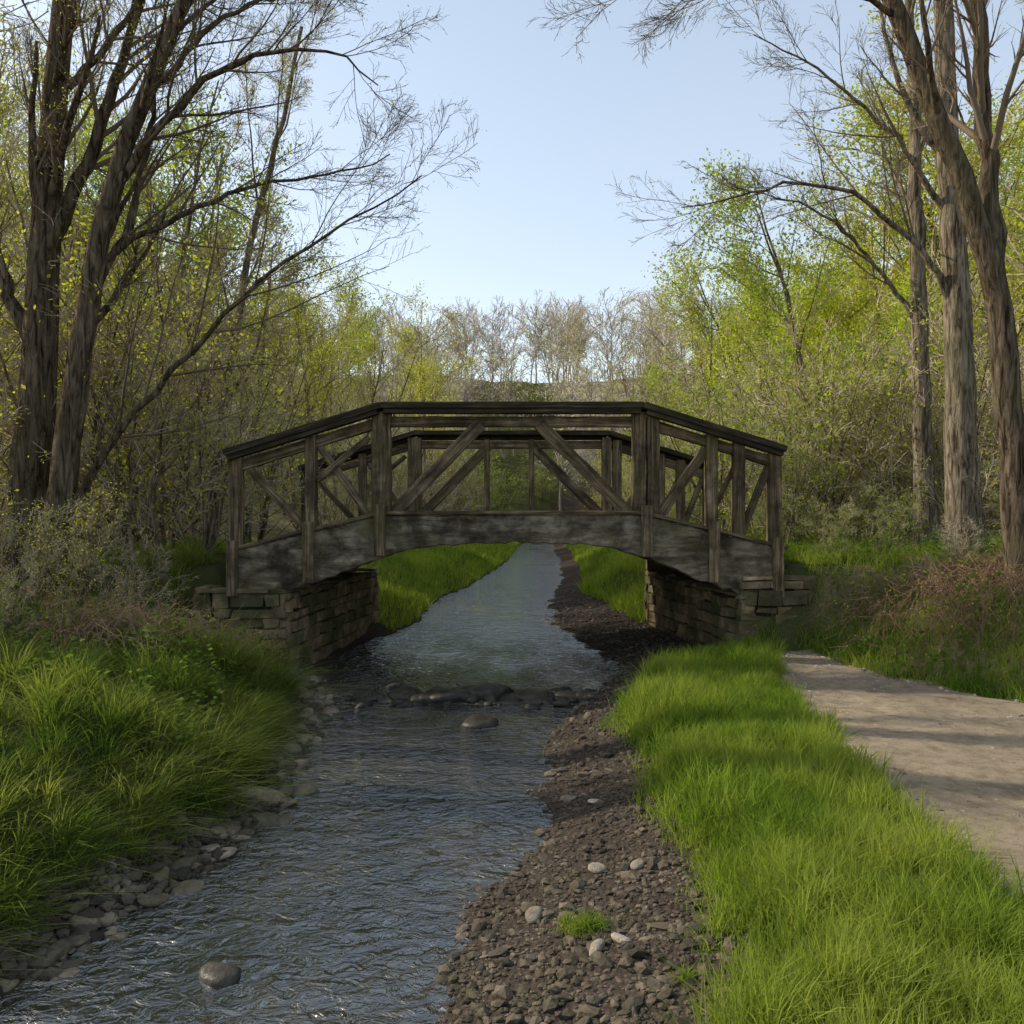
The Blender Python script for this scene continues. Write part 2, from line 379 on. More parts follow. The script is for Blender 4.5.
def rightgrass(n,y0,y1,hm,w):
    y=y0+rng.random(n)*(y1-y0);x=rng.uniform(.3,4,n)
    e1=x-xg(y);e2=xpl(y)-x
    den=vnoise(x*2.2,y*2.2,61)
    ok=(e1>-.1-.1*den)&(e2>-.08)&(rng.random(n)<np.clip(.35+e1*3,0,1)*np.clip(.4+e2*3,.2,1)*(.4+den))
    x,y=x[ok],y[ok]
    hh=hm*rng.uniform(.5,1.3,len(x))*(.2+1.6*fbm(x*2.2,y*2.2,62))*np.clip(.5+(x-xg(y))*1.5,.5,1.1)*np.clip(.45+(xpl(y)-x)*1.2,.45,1)
    blades(A,x,y,hh,w,.6,2,None,.15+.8*vnoise(x*5,y*5,63))
rightgrass(70000,2.0,5.5,.2,.0030)
rightgrass(60000,5.5,11.4,.17,.0042)
nc=950;cy=2.4+rng.random(nc)**1.2*8.6;cx=xg(cy)+.05+rng.random(nc)*np.maximum(xpl(cy)-xg(cy)-.12,.1)
tufts(A,cx,cy,42,.05,(.13+.22*vnoise(cx*1.3,cy*1.3,64))*rng.uniform(.7,1.3,nc),.0032,.35,3,(0,0),6)
for cx,cy,r,k in [(.37,4.3,.13,700),(.28,4.38,.05,150),(.75,3.7,.06,140)]:
    a=rng.uniform(0,6.28,k);rr=np.abs(rng.normal(size=k))*r*.6
    blades(A,cx+rr*np.cos(a),cy+rr*np.sin(a)*.8,rng.uniform(.03,.14,k)*np.exp(-rr/r*.5),.0022,.9,2)
n=80000;y=rng.uniform(5,16,n);x=rng.uniform(3.6,9,n);ok=(((x-xpr(y))>-.05)|(y>11.6))&(rng.random(n)<0+1.5*vnoise(x*1.3,y*1.3,65));ok&=~((y>11.1)&(y<15.6)&(x<3.95));x,y=x[ok],y[ok]
blades(A,x,y,.26*rng.uniform(.4,1.3,len(x))*(.3+1.3*fbm(x,y,66)),.006,.6,2,None,vnoise(x*3,y*3,68))
obj('bank_grass',A.mesh('bank_grass',[M_grass],False))
A=Acc()
nc=1150;cy=rng.uniform(2.8,12.5,nc);cx=xl(cy)-.3-rng.random(nc)**1.3*5.4
ok=~((cy>10.2)&(cx>-4.4));cx,cy=cx[ok],cy[ok];nc=len(cx)
h=rng.uniform(.16,.52,nc)*(.35+1.1*vnoise(cx*1.5,cy*1.5,77))
px=.95*np.clip(1-(xl(cy)-cx)/1.6,0,1)
tufts(A,cx,cy,90,.085,h,.0042,.45,3,(px,-.12),7,np.clip(vnoise(cx*1.1,cy*1.1,79)*.7+rng.random(nc)*.35,0,1))
obj('tussock_grass',A.mesh('tussock_grass',[M_grassl],False))
def weeds(name,cx,cy,hm,nl,ls):
    n=len(cx);ii=np.repeat(np.arange(n),nl);H=(hm*rng.uniform(.5,1.3,n))[ii]
    t=rng.random(len(ii));a=rng.uniform(0,6.28,len(ii));r=.10*(1.2-t)*H/hm
    c=np.stack([cx[ii]+np.cos(a)*r,cy[ii]+np.sin(a)*r,height(cx[ii],cy[ii])+H*t],-1)
    d=np.stack([np.cos(a),np.sin(a),rng.uniform(-.2,.6,len(ii))],-1);d=norm_(d);w=norm_(np.cross(d,rng.normal(size=(len(ii),3))*.4+np.array([0,0,1])))
    s=(ls*rng.uniform(.5,1.3,len(ii)))[:,None]
    V=np.stack([c,c+d*s*.5+w*s*.32,c+d*s,c+d*s*.5-w*s*.32],1)
    A=Acc();A.add(V,(np.arange(len(ii))*4)[:,None]+np.arange(4)[None],col=np.repeat(rng.random(len(ii)),4))
    obj(name,A.mesh(name,[M_weed],False))
cy=rng.uniform(6,10.5,230);cx=xl(cy)-.5-rng.random(230)*4.5
weeds('broadleaf_weeds',cx,cy,.45,26,.055)
cy=rng.uniform(9,13,170);cx=rng.uniform(3.9,7.5,170);ok=(cx-xpr(cy)>.1)|(cy>11.6)
weeds('broadleaf_weeds',cx[ok],cy[ok],.4,30,.06)
A=Acc()
n=120000;y=15.5+rng.random(n)**1.4*50;s=rng.random(n)<.5
d=rng.random(n)**1.3*6
x=np.where(s,xl(y)-.1-d,xg(y)+d)
dd=vnoise(x*1.2,y*.7,71);ok=rng.random(n)<.25+dd;x,y=x[ok],y[ok]
blades(A,x,y,.4*rng.uniform(.4,1.2,len(x))*(.2+1.4*fbm(x*.8,y*.8,72)),.009+.0007*(y-15),.5,1,None,vnoise(x*1.5,y*.8,73))
obj('meadow_grass',A.mesh('meadow_grass',[M_grass],False))
print('grass',time.time()-T0)

# ---------------------------------------------------------------- trees
norm=norm_
def tubes(acc,P,R,ns,mat):
    B,n,_=P.shape
    T=norm(np.gradient(P,axis=1))
    ref=norm(np.cross(T[:,0],rng.normal(size=(B,3))))[:,None]
    U=norm(ref-(ref*T).sum(-1,keepdims=True)*T);V=np.cross(T,U)
    if ns==1:
        w=R[:,:,None]*1.25
        ring=np.stack([P-U*w,P+U*w],2)
        i=np.arange(n-1)*2;Q=np.stack([i,i+1,i+3,i+2],-1)
        Q=(Q[None]+(np.arange(B)*n*2)[:,None,None]).reshape(-1,4)
        acc.add(ring,Q,mat=mat);return
    a=np.arange(ns)*2*np.pi/ns
    ring=P[:,:,None]+R[:,:,None,None]*(np.cos(a)[None,None,:,None]*U[:,:,None]+np.sin(a)[None,None,:,None]*V[:,:,None])
    i=np.arange(n-1)[:,None]*ns;j=np.arange(ns)[None]
    Q=np.stack([i+j,i+(j+1)%ns,i+ns+(j+1)%ns,i+ns+j],-1).reshape(-1,4)
    Q=(Q[None]+(np.arange(B)*n*ns)[:,None,None]).reshape(-1,4)
    acc.add(ring,Q,mat=mat)
def kids(P,R,k,tmin,ratio,ang,nch,up,wob,rk=.6,rend=.25,rmin=.003,tpow=1,lmin=0,lmax=9,cone=.55):
    B,n,_=P.shape
    seg=np.linalg.norm(np.diff(P,axis=1),axis=-1);L=seg.sum(1)
    t=tmin+(1-tmin)*((np.arange(k)[None]+rng.random((B,k)))/k)**tpow
    t=np.clip(t,0,.995)*(n-1);i=t.astype(int);f=(t-i)[...,None]
    b=np.arange(B)[:,None]
    pos=P[b,i]*(1-f)+P[b,i+1]*f;T=norm(P[b,i+1]-P[b,i])
    r=R[b,i]*(1-f[...,0])+R[b,i+1]*f[...,0]
    perp=norm(np.cross(T,rng.normal(size=(B,k,3))))
    an=(ang*rng.uniform(.65,1.3,(B,k)))[...,None]
    D=norm(np.cos(an)*T+np.sin(an)*perp)
    ln=np.clip(L[:,None]*ratio*rng.uniform(.6,1.25,(B,k))*(1-cone*(t/(n-1))),lmin,lmax)
    C=B*k;D=D.reshape(C,3);ln=ln.reshape(C);pos=pos.reshape(C,3);r0=np.maximum(r.reshape(C)*rk,rmin)
    step=(ln/(nch-1))[:,None];out=np.empty((C,nch,3));out[:,0]=pos
    for m in range(1,nch):
        D=norm(D+rng.normal(size=(C,3))*wob+np.array([0,0,up]))
        out[:,m]=out[:,m-1]+D*step
    tt=np.linspace(0,1,nch)[None]
    RR=np.maximum(r0[:,None]*(1-(1-rend)*tt),rmin*.8)
    return out,RR
def leaves(acc,P,n,size,mat,spread=.08):
    B,m,_=P.shape
    b=rng.integers(0,B,n);t=rng.random(n)*(m-1.001);i=t.astype(int);f=(t-i)[:,None]
    c=P[b,i]*(1-f)+P[b,i+1]*f+rng.normal(size=(n,3))*spread
    u=norm(rng.normal(size=(n,3)));w=norm(np.cross(u,rng.normal(size=(n,3))))
    s=(size*rng.uniform(.5,1.3,n))[:,None]
    V=np.stack([c-u*s,c+w*s*.55,c+u*s,c-w*s*.55],1)
    acc.add(V,(np.arange(n)*4)[:,None]+np.arange(4)[None],mat=mat,col=np.repeat(rng.random(n),4))
def spline(pts,n,wob=0):
    p=np.array(pts,float);d=np.r_[0,np.cumsum(np.linalg.norm(np.diff(p,axis=0),axis=1))];d/=d[-1]
    t=np.linspace(0,1,n*4);q=np.stack([np.interp(t,d,p[:,i]) for i in range(3)],-1)
    k=9;qq=np.pad(q,((k//2,k//2),(0,0)),mode='edge')
    q2=np.stack([np.convolve(qq[:,i],np.ones(k)/k,'valid') for i in range(3)],-1);q2[0]=q[0];q2[-1]=q[-1]
    q=q2[np.linspace(0,n*4-1,n).astype(int)]
    q[1:-1]+=rng.normal(size=(n-2,3))*wob
    return q
def bigtree(name,trunks,limbs,bark,twig,lf=None,dens=1.0,tmin=.38,rs=.0024,nk=9):
    acc=Acc();n=20
    P=[];R=[]
    for pts,r0,r1 in trunks:
        p=spline(pts,n,.015);P.append(p);t=np.linspace(0,1,n)
        r=r0+(r1-r0)*t**.85;r=r*(1+.5*np.exp(-t*22));R.append(r)
    TP,TR=np.array(P),np.array(R)
    tubes(acc,TP,TR,14,0)
    a,b=kids(TP,TR,max(3,int(nk*dens)),tmin,.36,.6,n,.05,.05,rk=.4,rmin=.012)
    if limbs:
        P=[];R=[]
        for pts,r0,r1 in limbs:
            P.append(spline(pts,n,.025));R.append(r0+(r1-r0)*np.linspace(0,1,n)**.8)
        tubes(acc,np.array(P),np.array(R),9,0);LP,LR=np.array(P),np.array(R)
    tubes(acc,a,b,8,0)
    if limbs: a=np.concatenate([a,LP,LP]);b=np.concatenate([b,LR,LR])
    c1,r1=kids(a,b,8,.18,.42,.62,8,.035,.07,rk=.45,rmin=rs*2);tubes(acc,c1,r1,5,1)
    c2,r2=kids(c1,r1,7,.12,.5,.6,6,.03,.08,rk=.52,rmin=rs*1.4);tubes(acc,c2,r2,3,1)
    c3,r3=kids(c2,r2,5,.1,.55,.6,4,.02,.1,rk=.6,rmin=rs,lmin=.15);tubes(acc,c3,r3,1,1)
    if dens>.6:
        c4,r4=kids(c3,r3,2,.2,.6,.55,3,.02,.13,rk=.65,rmin=rs*.75,lmin=.1);tubes(acc,c4,r4,1,1)
    if lf: leaves(acc,c3,lf[0],lf[1],2,.05)
    me=acc.mesh(name,[bark,twig,M_leaf]);return obj(name,me)

bigtree('bare_tree',[([(-6.75,11.5,.5),(-6.62,11.5,1.2),(-6.36,11.5,4.4),(-6.25,11.6,7.1),(-6.1,11.6,9.1),(-5.9,11.8,12.5)],.31,.08)],
  [([(-6.3,11.5,5.6),(-5.6,11.6,7.4),(-5.2,11.8,9.0),(-4.8,12,11)],.12,.03),([(-6.4,11.5,4.2),(-7.3,11.7,6.2),(-8.2,12,8.5)],.11,.03),([(-6.25,11.5,7.6),(-5.2,11.3,8.6),(-4.3,11.0,9.4),(-3.2,11,9.9)],.06,.02)],
  M_bark,M_twig,(6500,.014),nk=6)
bigtree('bare_tree.001',[([(-6.1,10.8,.4),(-5.9,10.8,1.1),(-5.47,10.8,4.25),(-5.15,10.8,6.15),(-4.7,10.8,7.4),(-4.1,10.8,8.7),(-3.4,10.8,10.6)],.21,.06)],
  [([(-5.6,10.8,2.2),(-5.1,10.75,3.0),(-4.5,10.7,3.7),(-3.2,10.5,5.0),(-2.2,10.5,5.65),(-1.1,10.4,6.3)],.06,.008),
   ([(-5.2,10.8,6.0),(-4.6,10.7,6.8),(-3.95,10.6,7.5),(-2.8,10.4,7.9),(-2.1,10.2,7.7),(-1.6,10.2,7.3)],.075,.008),
   ([(-5.3,10.8,5.3),(-4.5,11,5.9),(-3.4,11.2,6.5),(-2.2,11.3,6.7),(-1.6,11.2,6.9)],.05,.008),
   ([(-4.6,10.8,7.5),(-3.7,11,8.6),(-2.8,11.3,9.2),(-2.0,11.5,9.5)],.05,.008),
   ([(-5.4,10.8,4.6),(-4.9,11,6.0),(-4.6,11.2,8.0),(-4.2,11.4,9.5)],.06,.015)],
  M_bark,M_twig,(6500,.013),nk=6)
bigtree('unseen_shadow_tree',[([(-8.6,9.7,1.0),(-8.5,9.7,4),(-8.3,9.7,8),(-8.2,9.7,12)],.3,.1)],None,M_bark,M_twig,None,.6,.5,nk=7)  # out of view, added to cast trunk shadows over the path
bigtree('unseen_shadow_tree.001',[([(-8.0,8.4,1.0),(-7.9,8.4,3),(-7.9,8.4,7),(-8.1,8.4,11)],.26,.08)],None,M_bark,M_twig,None,.6,.5,nk=7)  # second unseen trunk, added for shadow streaks on path and grass
bigtree('slender_tree',[([(-5.2,14.5,1.0),(-4.9,14.5,4),(-4.4,14.5,7),(-3.9,14.6,9),(-3.6,14.6,10.5)],.10,.03)],None,M_bark2,M_twigf,(3500,.018),.8,.3)
bigtree('slender_tree.001',[([(-8.6,15.5,1.2),(-8.5,15.5,5),(-8.2,15.5,9),(-8,15.5,13)],.16,.04)],None,M_bark2,M_twigf,(3500,.018),.8,.3)
bigtree('unseen_shadow_tree.002',[([(-10.5,8.6,1.2),(-10.3,8.7,5),(-10.2,8.8,9),(-9.6,8.8,12.5)],.24,.05)],None,M_bark2,M_twig,None,.6,.3)  # outside the frame, added as a shadow caster
bigtree('leaning_tree',[([(6.0,10,.8),(6.0,10,1.4),(5.85,10,3.2),(5.68,10,4.9),(5.13,10,6.45),(4.6,10,7.85),(4.15,10,9.0),(3.4,10,10.8)],.19,.07)],
  [([(5.66,10,4.85),(5.66,10.1,6.2),(5.55,10.2,8.2),(5.5,10.3,11)],.13,.05),
   ([(4.5,10,8.0),(3.7,9.9,8.35),(2.9,9.8,8.35),(1.97,9.7,8.15),(1.2,9.6,8.0)],.035,.008)],
  M_bark,M_twig,(800,.014),1.0,.55,nk=4)
bigtree('tall_tree',[([(6.95,13,1.2),(6.9,13,1.9),(6.75,13,5.7),(6.6,13,8.5),(6.5,13,12.5)],.27,.1)],
  [([(6.75,13,5.3),(6.2,12.9,6.2),(5.15,12.8,7.0),(4.1,12.7,7.15),(3.1,12.6,6.75),(2.5,12.6,6.7)],.06,.008),
   ([(6.7,13,6.6),(5.8,12.9,7.9),(4.7,12.8,8.8),(3.6,12.7,9.3)],.055,.008)],
  M_bark2,M_twig,(1500,.015),1.0,.5,nk=4)
bigtree('tall_tree.001',[([(7.35,15,1.5),(7.26,15,2.4),(7.15,15,5.6),(7.1,15,8.6),(6.9,15,12.5)],.2,.06)],
  [([(7.15,15,5.5),(6.2,15,6.8),(5.2,15,7.6),(4.0,15,7.9)],.05,.008)],M_bark2,M_twig,(1500,.018),.8,.5,nk=6)
bigtree('tall_tree.002',[([(9.4,14,1.7),(9.2,14,5),(9.1,14,9),(8.8,14,13)],.24,.06)],None,M_bark2,M_twigf,(1500,.018),.8,.5,nk=6)
def bramble(name,cx,cy,h,per):
    n=len(cx);ii=np.repeat(np.arange(n),per);m=len(ii)
    a=rng.uniform(0,6.28,m);L=h*rng.uniform(.6,1.6,m);H=h*rng.uniform(.5,1.2,m)
    t=np.linspace(0,1,7)
    bx=cx[ii]+rng.normal(size=m)*.12;by=cy[ii]+rng.normal(size=m)*.12;bz=height(bx,by)-.02
    P=np.stack([bx[:,None]+np.cos(a)[:,None]*L[:,None]*t,by[:,None]+np.sin(a)[:,None]*L[:,None]*t,bz[:,None]+H[:,None]*(2.6*t-2.3*t*t)],-1)
    P[:,1:]+=rng.normal(size=(m,6,3))*.02
    R=np.repeat((.0045*(1-.6*t))[None],m,0)
    A=Acc();tubes(A,P,R,3,0)
    c,d=kids(P,R,4,.15,.4,.8,4,.0,.15,rk=.6,rmin=.0018);tubes(A,c,d,1,0)
    leaves(A,c,m*2,.014,1,.02)
    obj(name,A.mesh(name,[M_cane,M_leaf]))
cy=rng.uniform(8.6,11.0,60);cx=xpr(cy)+.5+rng.random(60)*2.4
bramble('bramble_thicket',cx,cy,.5,14)
cy=rng.uniform(8.6,11.0,40);cx=-3.5-rng.random(40)*1.8
bramble('bramble_thicket',cx,cy,.55,12)
print('trees',time.time()-T0)

def bgtree(name,H,r,twig,leaf,nleaf,ls,dens=1,tmin=.28,stems=1,rs=.008,upr=.07,sp=.15,ratio=.42,k2=7,k3=5,cone=.5,bark=None):
    acc=Acc();n=9;P=[];R=[]
    for s in range(stems):
        a=rng.uniform(0,6.28);l=(.05 if stems==1 else .26)*H
        P.append(spline([(0,0,-.3),(math.cos(a)*l*.3,math.sin(a)*l*.3,H*.35),(math.cos(a)*l*.7,math.sin(a)*l*.7,H*.7),(math.cos(a)*l,math.sin(a)*l,H*rng.uniform(.85,1))],n,.006*H))
        R.append(r*(1-.85*np.linspace(0,1,n)))
    P=np.array(P);R=np.array(R);tubes(acc,P,R,6,0)
    k=int(14*dens) if stems==1 else int(8*dens)
    a,b=kids(P,R,k,tmin,ratio,.75,6,upr,.09,rk=.5,rmin=rs*1.8,cone=cone);tubes(acc,a,b,3,0)
    c,d=kids(a,b,k2,.15,.5,.62,4,.05,.11,rk=.6,rmin=rs*1.3);tubes(acc,c,d,1,1)
    e,f=kids(c,d,k3,.1,.58,.6,3,.04,.13,rk=.6,rmin=rs,lmin=.15);tubes(acc,e,f,1,1)
    if nleaf: leaves(acc,e,nleaf,ls,2,sp)
    return acc.mesh(name,[bark or M_bark2,twig,leaf])
bare=[bgtree('bare_a',11,.13,M_twigf,M_leaff,1400,.035,1.2),bgtree('bare_b',11,.10,M_twigf,M_leaff,3000,.04,1.1,.35),bgtree('bare_c',11,.11,M_twigf,M_leaff,1700,.035,1.3,.2,2)]
green=[bgtree('green_a',10,.12,M_twigf,M_leaf,7000,.05,1.1,.2,1,.008,.07,.2),bgtree('green_b',10,.11,M_twigf,M_leafg,8000,.05,1.1,.12,2,.008,.06,.22),bgtree('green_c',10,.11,M_twigf,M_leafv,10000,.055,1.2,.25,1,.008,.06,.22)]
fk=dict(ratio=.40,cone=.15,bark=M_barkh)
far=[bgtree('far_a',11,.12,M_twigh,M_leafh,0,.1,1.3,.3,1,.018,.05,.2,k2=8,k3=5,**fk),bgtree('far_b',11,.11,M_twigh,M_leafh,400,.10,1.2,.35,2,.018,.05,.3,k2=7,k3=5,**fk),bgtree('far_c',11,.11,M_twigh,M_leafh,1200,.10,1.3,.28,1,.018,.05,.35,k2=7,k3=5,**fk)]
shrub=[bgtree('shrub_a',3.2,.022,M_twigf,M_leaf,2400,.022,1,.1,6,.003,.05,.06),bgtree('shrub_b',3.2,.025,M_twigf,M_leafg,3800,.03,1,.05,7,.003,.03,.09),bgtree('shrub_c',3.2,.022,M_twigf,M_leaf,600,.02,1.2,.08,8,.003,.03,.06)]
W=empty('woodland_trees');U=empty('undergrowth_shrubs')
def inst(me,x,y,h,H0,parent,nm,wscale=1):
    o=obj(nm,me,parent);o.location=(x,y,float(height(x,y))-.05);s=h/H0
    o.scale=(s*wscale,s*wscale,s);o.rotation_euler=(rng.normal()*.04,rng.normal()*.04,rng.uniform(0,6.28))
cnt=0
def place(y0,y1,n,dmin,dmax,pg,pf):
    global cnt
    for _ in range(n):
        y=rng.uniform(y0,y1);sd=1 if rng.random()<.5 else -1
        c=float(np.interp(y,CY,[(a+b)/2 for a,b in zip(CL,CR)])) if y<62 else 1.6
        lim=min(dmax,y*.7+3)
        if lim<dmin: continue
        x=c+sd*rng.uniform(dmin,lim)
        z=float(height(x,y));u=x/y
        tm=np.interp(u,[-.55,-.42,-.3,-.2,-.12,-.04,.05,.13,.2,.3,.42,.55],[1.2,.46,.31,.25,.225,.25,.26,.29,.29,.31,.46,1.2])
        h=min(rng.uniform(10,14.5),tm*y*rng.uniform(.88,1.06)+2.2-z)
        if h<4.5: continue
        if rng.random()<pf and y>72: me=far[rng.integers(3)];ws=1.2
        else:
            me=green[rng.integers(2)] if rng.random()<pg*(1.4 if x>0 else 1.1) else bare[rng.integers(3)];ws=1.
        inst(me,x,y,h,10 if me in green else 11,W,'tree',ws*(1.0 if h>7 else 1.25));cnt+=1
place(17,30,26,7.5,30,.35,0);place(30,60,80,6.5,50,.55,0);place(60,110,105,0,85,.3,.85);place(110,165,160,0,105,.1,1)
for (x,y,h) in [(8.0,29,9.2),(10.5,24,7),(12.5,33,9.5),(17,38,9.5)]:
    inst(green[2],x,y,h,10,W,'tree',1.1)
for _ in range(160):
    y=16+rng.random()**1.3*60;sd=1 if rng.random()<.5 else -1
    c=float(np.interp(y,CY,[(a+b)/2 for a,b in zip(CL,CR)]))
    x=c+sd*(4.6+rng.random()**1.2*min(22,y*.6));g=rng.random()
    inst(shrub[0 if g<.5 else (1 if g<.75 else 2)],x,y,rng.uniform(2,4.5),3.2,U,'shrub',1.2)
for _ in range(26):   # leafy growth where the creek bends out of sight
    y=rng.uniform(58,82);x=rng.uniform(-9,12)
    c=float(np.interp(y,CY,[(a+b)/2 for a,b in zip(CL,CR)]))
    if abs(x-c)<2.8: continue
    inst(shrub[rng.integers(2)],x,y,rng.uniform(3,5.5),3.2,U,'shrub',1.4)
for (x,y,h,k) in [(-4.9,9.6,1.5,0),(-5.3,9.0,1.5,0),(-4.7,10.3,1.4,2),(-5.6,12.6,4,0),(-4.8,13.2,3.4,0),(-6.8,13,5,0),(-7.8,12.5,4.2,0),(-7.2,9.5,3.0,0),(-6.3,8.9,1.4,1),(-5.5,8.0,.9,1),(-4.9,8.2,.8,0),(-5.9,14.5,5.5,0),(-4.9,16.2,4,0),(-9,14,5,0),(-7.4,16.5,5,1),
   (4.5,12.0,.8,1),(5.3,12.2,1.0,1),(5.9,11.3,.7,2),(6.5,10.4,.8,2),(5.2,10.8,.5,2),(7.2,11.5,1.4,1),(8.5,12,2.5,0),(8.0,15.5,4,0),(6,16.5,3.5,1),(5.0,15.8,2.2,1),(9.5,16,4.5,0),(6.6,17.5,4,0),(7.8,18,4.5,1)]:
    inst(shrub[k],x,y,h,3.2,U,'shrub',1.25)
print('woods',cnt,time.time()-T0)

# ---------------------------------------------------------------- bridge
def beam_mesh(name,beams,mat):
    verts=[];faces=[];locs=[]
    for (p0,p1,w,d) in beams:
        p0=np.array(p0,float);p1=np.array(p1,float);t=p1-p0;L=np.linalg.norm(t);t/=L
        yv=np.array([0,1,0.]) if abs(t[1])<.9 else np.array([1.,0,0]);s=np.cross(t,yv);s/=np.linalg.norm(s);yv=np.cross(s,t)
        base=len(verts);off=rng.uniform(0,50,3);n=max(2,int(L/.2)+1)
        for i in range(n):
            f=i/(n-1);c=p0+t*L*f
            jw=1+rng.normal()*.03
            for a,b in ((-1,-1),(1,-1),(1,1),(-1,1)):
                verts.append(c+s*a*w/2*jw+yv*b*d/2*jw);locs.append(off+np.array([L*f,a*w/2,b*d/2]))
        for i in range(n-1):
            for j in range(4):
                k=base+i*4;faces.append((k+j,k+(j+1)%4,k+4+(j+1)%4,k+4+j))
        faces.append((base+3,base+2,base+1,base));k=base+(n-1)*4;faces.append((k,k+1,k+2,k+3))
    me=bpy.data.meshes.new(name);me.from_pydata([tuple(v) for v in verts],[],faces)
    a=me.attributes.new('loc','FLOAT_VECTOR','POINT');a.data.foreach_set('vector',np.array(locs,np.float32).ravel())
    me.materials.append(mat);me.update()
    bm=bmesh.new();bm.from_mesh(me);bmesh.ops.recalc_face_normals(bm,faces=bm.faces);bm.to_mesh(me);bm.free()
    return me
BR=empty('wooden_footbridge',(0,0,0))
def bobj(name,beams,mat,bev=.012):
    o=obj(name,beam_mesh(name,beams,mat),BR)
    m=o.modifiers.new('bevel','BEVEL');m.width=bev;m.segments=2;m.limit_method='ANGLE';m.angle_limit=math.radians(40)
    return o
zc=lambda x: float(np.interp(abs(x),[0,1.74,3.78],[3.66,3.66,3.03]))
zt=lambda x: float(np.interp(abs(x),[0,1.74,3.78],[2.16,2.16,1.66]))
zbf=lambda x: float(np.interp(abs(x),[0,.9,1.4,1.9,2.5,3.1,3.4,3.7],[1.79,1.77,1.70,1.54,1.30,1.08,1.04,1.06]))
for ti,yy in enumerate((11.4,15.3)):
    s=-1 if ti==0 else 1
    posts=[];
    for x,w in [(-3.68,.17),(-2.68,.14),(-1.74,.25),(1.69,.17),(1.88,.16),(2.66,.15),(3.02,.15),(3.5,.16)]:
        posts.append(((x,yy,max(zbf(x)+.08,1.15)),(x,yy,zc(x)-.13),w,.17))
    if ti==0:
        for x in (-3.68,-2.68,-1.74,1.78,2.66,3.5): posts.append(((x,yy-.17,zbf(x)+.03),(x,yy-.17,zt(x)+.14),.15,.09))
    if ti==1: posts=posts+[((-.45,yy,2.1),(-.45,yy,3.5),.1,.1),((.35,yy,2.1),(.35,yy,3.5),.1,.1)]
    bobj('posts_%d'%(ti+1),posts,M_wood)
    dg=[((-.42,yy+.01,3.38),(-1.60,yy+.01,2.16),.17,.1),((.36,yy+.01,3.38),(1.58,yy+.01,2.16),.17,.1),
        ((-2.6,yy+.02,3.12),(-1.92,yy+.02,2.16),.10,.07),((-3.58,yy+.02,2.85),(-2.78,yy+.02,2.0),.10,.07),((-1.9,yy-.04,3.2),(-2.6,yy-.04,2.62),.08,.06),
        ((2.6,yy+.02,3.05),(1.98,yy+.02,2.16),.13,.09),((3.44,yy+.02,2.85),(3.08,yy+.02,1.95),.1,.07),((2.73,yy+.02,2.3),(3.0,yy+.02,2.85),.07,.05)]
    bobj('diagonal_braces_%d'%(ti+1),dg,M_wood)
    cap=[];sub=[]
    for a,b in ((-3.80,-1.74),(-1.74,1.74),(1.74,3.62)):
        cap.append(((a,yy+s*.02,zc(a)-.05),(b,yy+s*.02,zc(b)-.05),.085,.36))
        cap.append(((a+.04,yy+s*.10,zc(a+.04)-.125),(b-.04,yy+s*.10,zc(b-.04)-.125),.07,.14))
        sub.append(((a+.05,yy+.025,zc(a+.05)-.255),(b-.05,yy+.025,zc(b-.05)-.255),.14,.11))
    bobj('handrail_cap_%d'%(ti+1),cap,M_wooddk);bobj('upper_rail_%d'%(ti+1),sub,M_wood)
    xs=np.linspace(-3.64,3.58,74);rows=[]
    y0,y1=(yy-.12,yy+.13)
    for x in xs:
        jt=rng.normal()*.006;jb=rng.normal()*.012
        rows+=[(x,y0,zbf(x)+jb),(x,y0-.02,(zbf(x)+zt(x))/2),(x,y0,zt(x)+jt),(x,y1,zt(x)+jt),(x,y1,zbf(x)+jb)]
    F=[]
    for i in range(len(xs)-1):
        for j in range(5):
            k=i*5;F.append((k+j,k+(j+1)%5,k+5+(j+1)%5,k+5+j))
    me=bpy.data.meshes.new('arch_beam');k=(len(xs)-1)*5
    me.from_pydata(rows,[],F+[(0,1,2,3,4),(k+4,k+3,k+2,k+1,k)])
    a=me.attributes.new('loc','FLOAT_VECTOR','POINT');a.data.foreach_set('vector',np.array(rows,np.float32).ravel())
    me.materials.append(M_beam);bm=bmesh.new();bm.from_mesh(me);bmesh.ops.recalc_face_normals(bm,faces=bm.faces);bm.to_mesh(me);bm.free()
    o=obj('arch_beam_%d'%(ti+1),me,BR);mo=o.modifiers.new('b','BEVEL');mo.width=.015;mo.limit_method='ANGLE';mo.angle_limit=math.radians(50)
    bobj('deck_edge_board_%d'%(ti+1),[((a,yy+s*.10-.005,zt(a)+.03),(b,yy+s*.10-.005,zt(b)+.03),.05,.1) for a,b in ((-3.75,-1.75),(-1.74,1.74),(1.75,3.65))],M_wood)
pl=[];x=-3.7
while x<3.65:
    pl.append(((x+.09,11.56,zt(x+.09)),(x+.09,15.14,zt(x+.09)),.05,.165));x+=.18
bobj('deck_planks',pl,M_wood,.006)
jo=[]
for yj in (12.2,13.0,13.8,14.6):
    for a,b in ((-3.6,-1.75),(-1.75,1.75),(1.75,3.55)):
        jo.append(((a,yj,zt(a)-.2),(b,yj,zt(b)-.2),.28,.16))
bobj('deck_joists',jo,M_wooddk)
cb=[]
for x in (-2.68,-1.74,1.74,2.66): cb.append(((x,11.55,zt(x)-.37),(x,15.1,zt(x)-.37),.09,.12))
bobj('cross_beams',cb,M_wooddk)

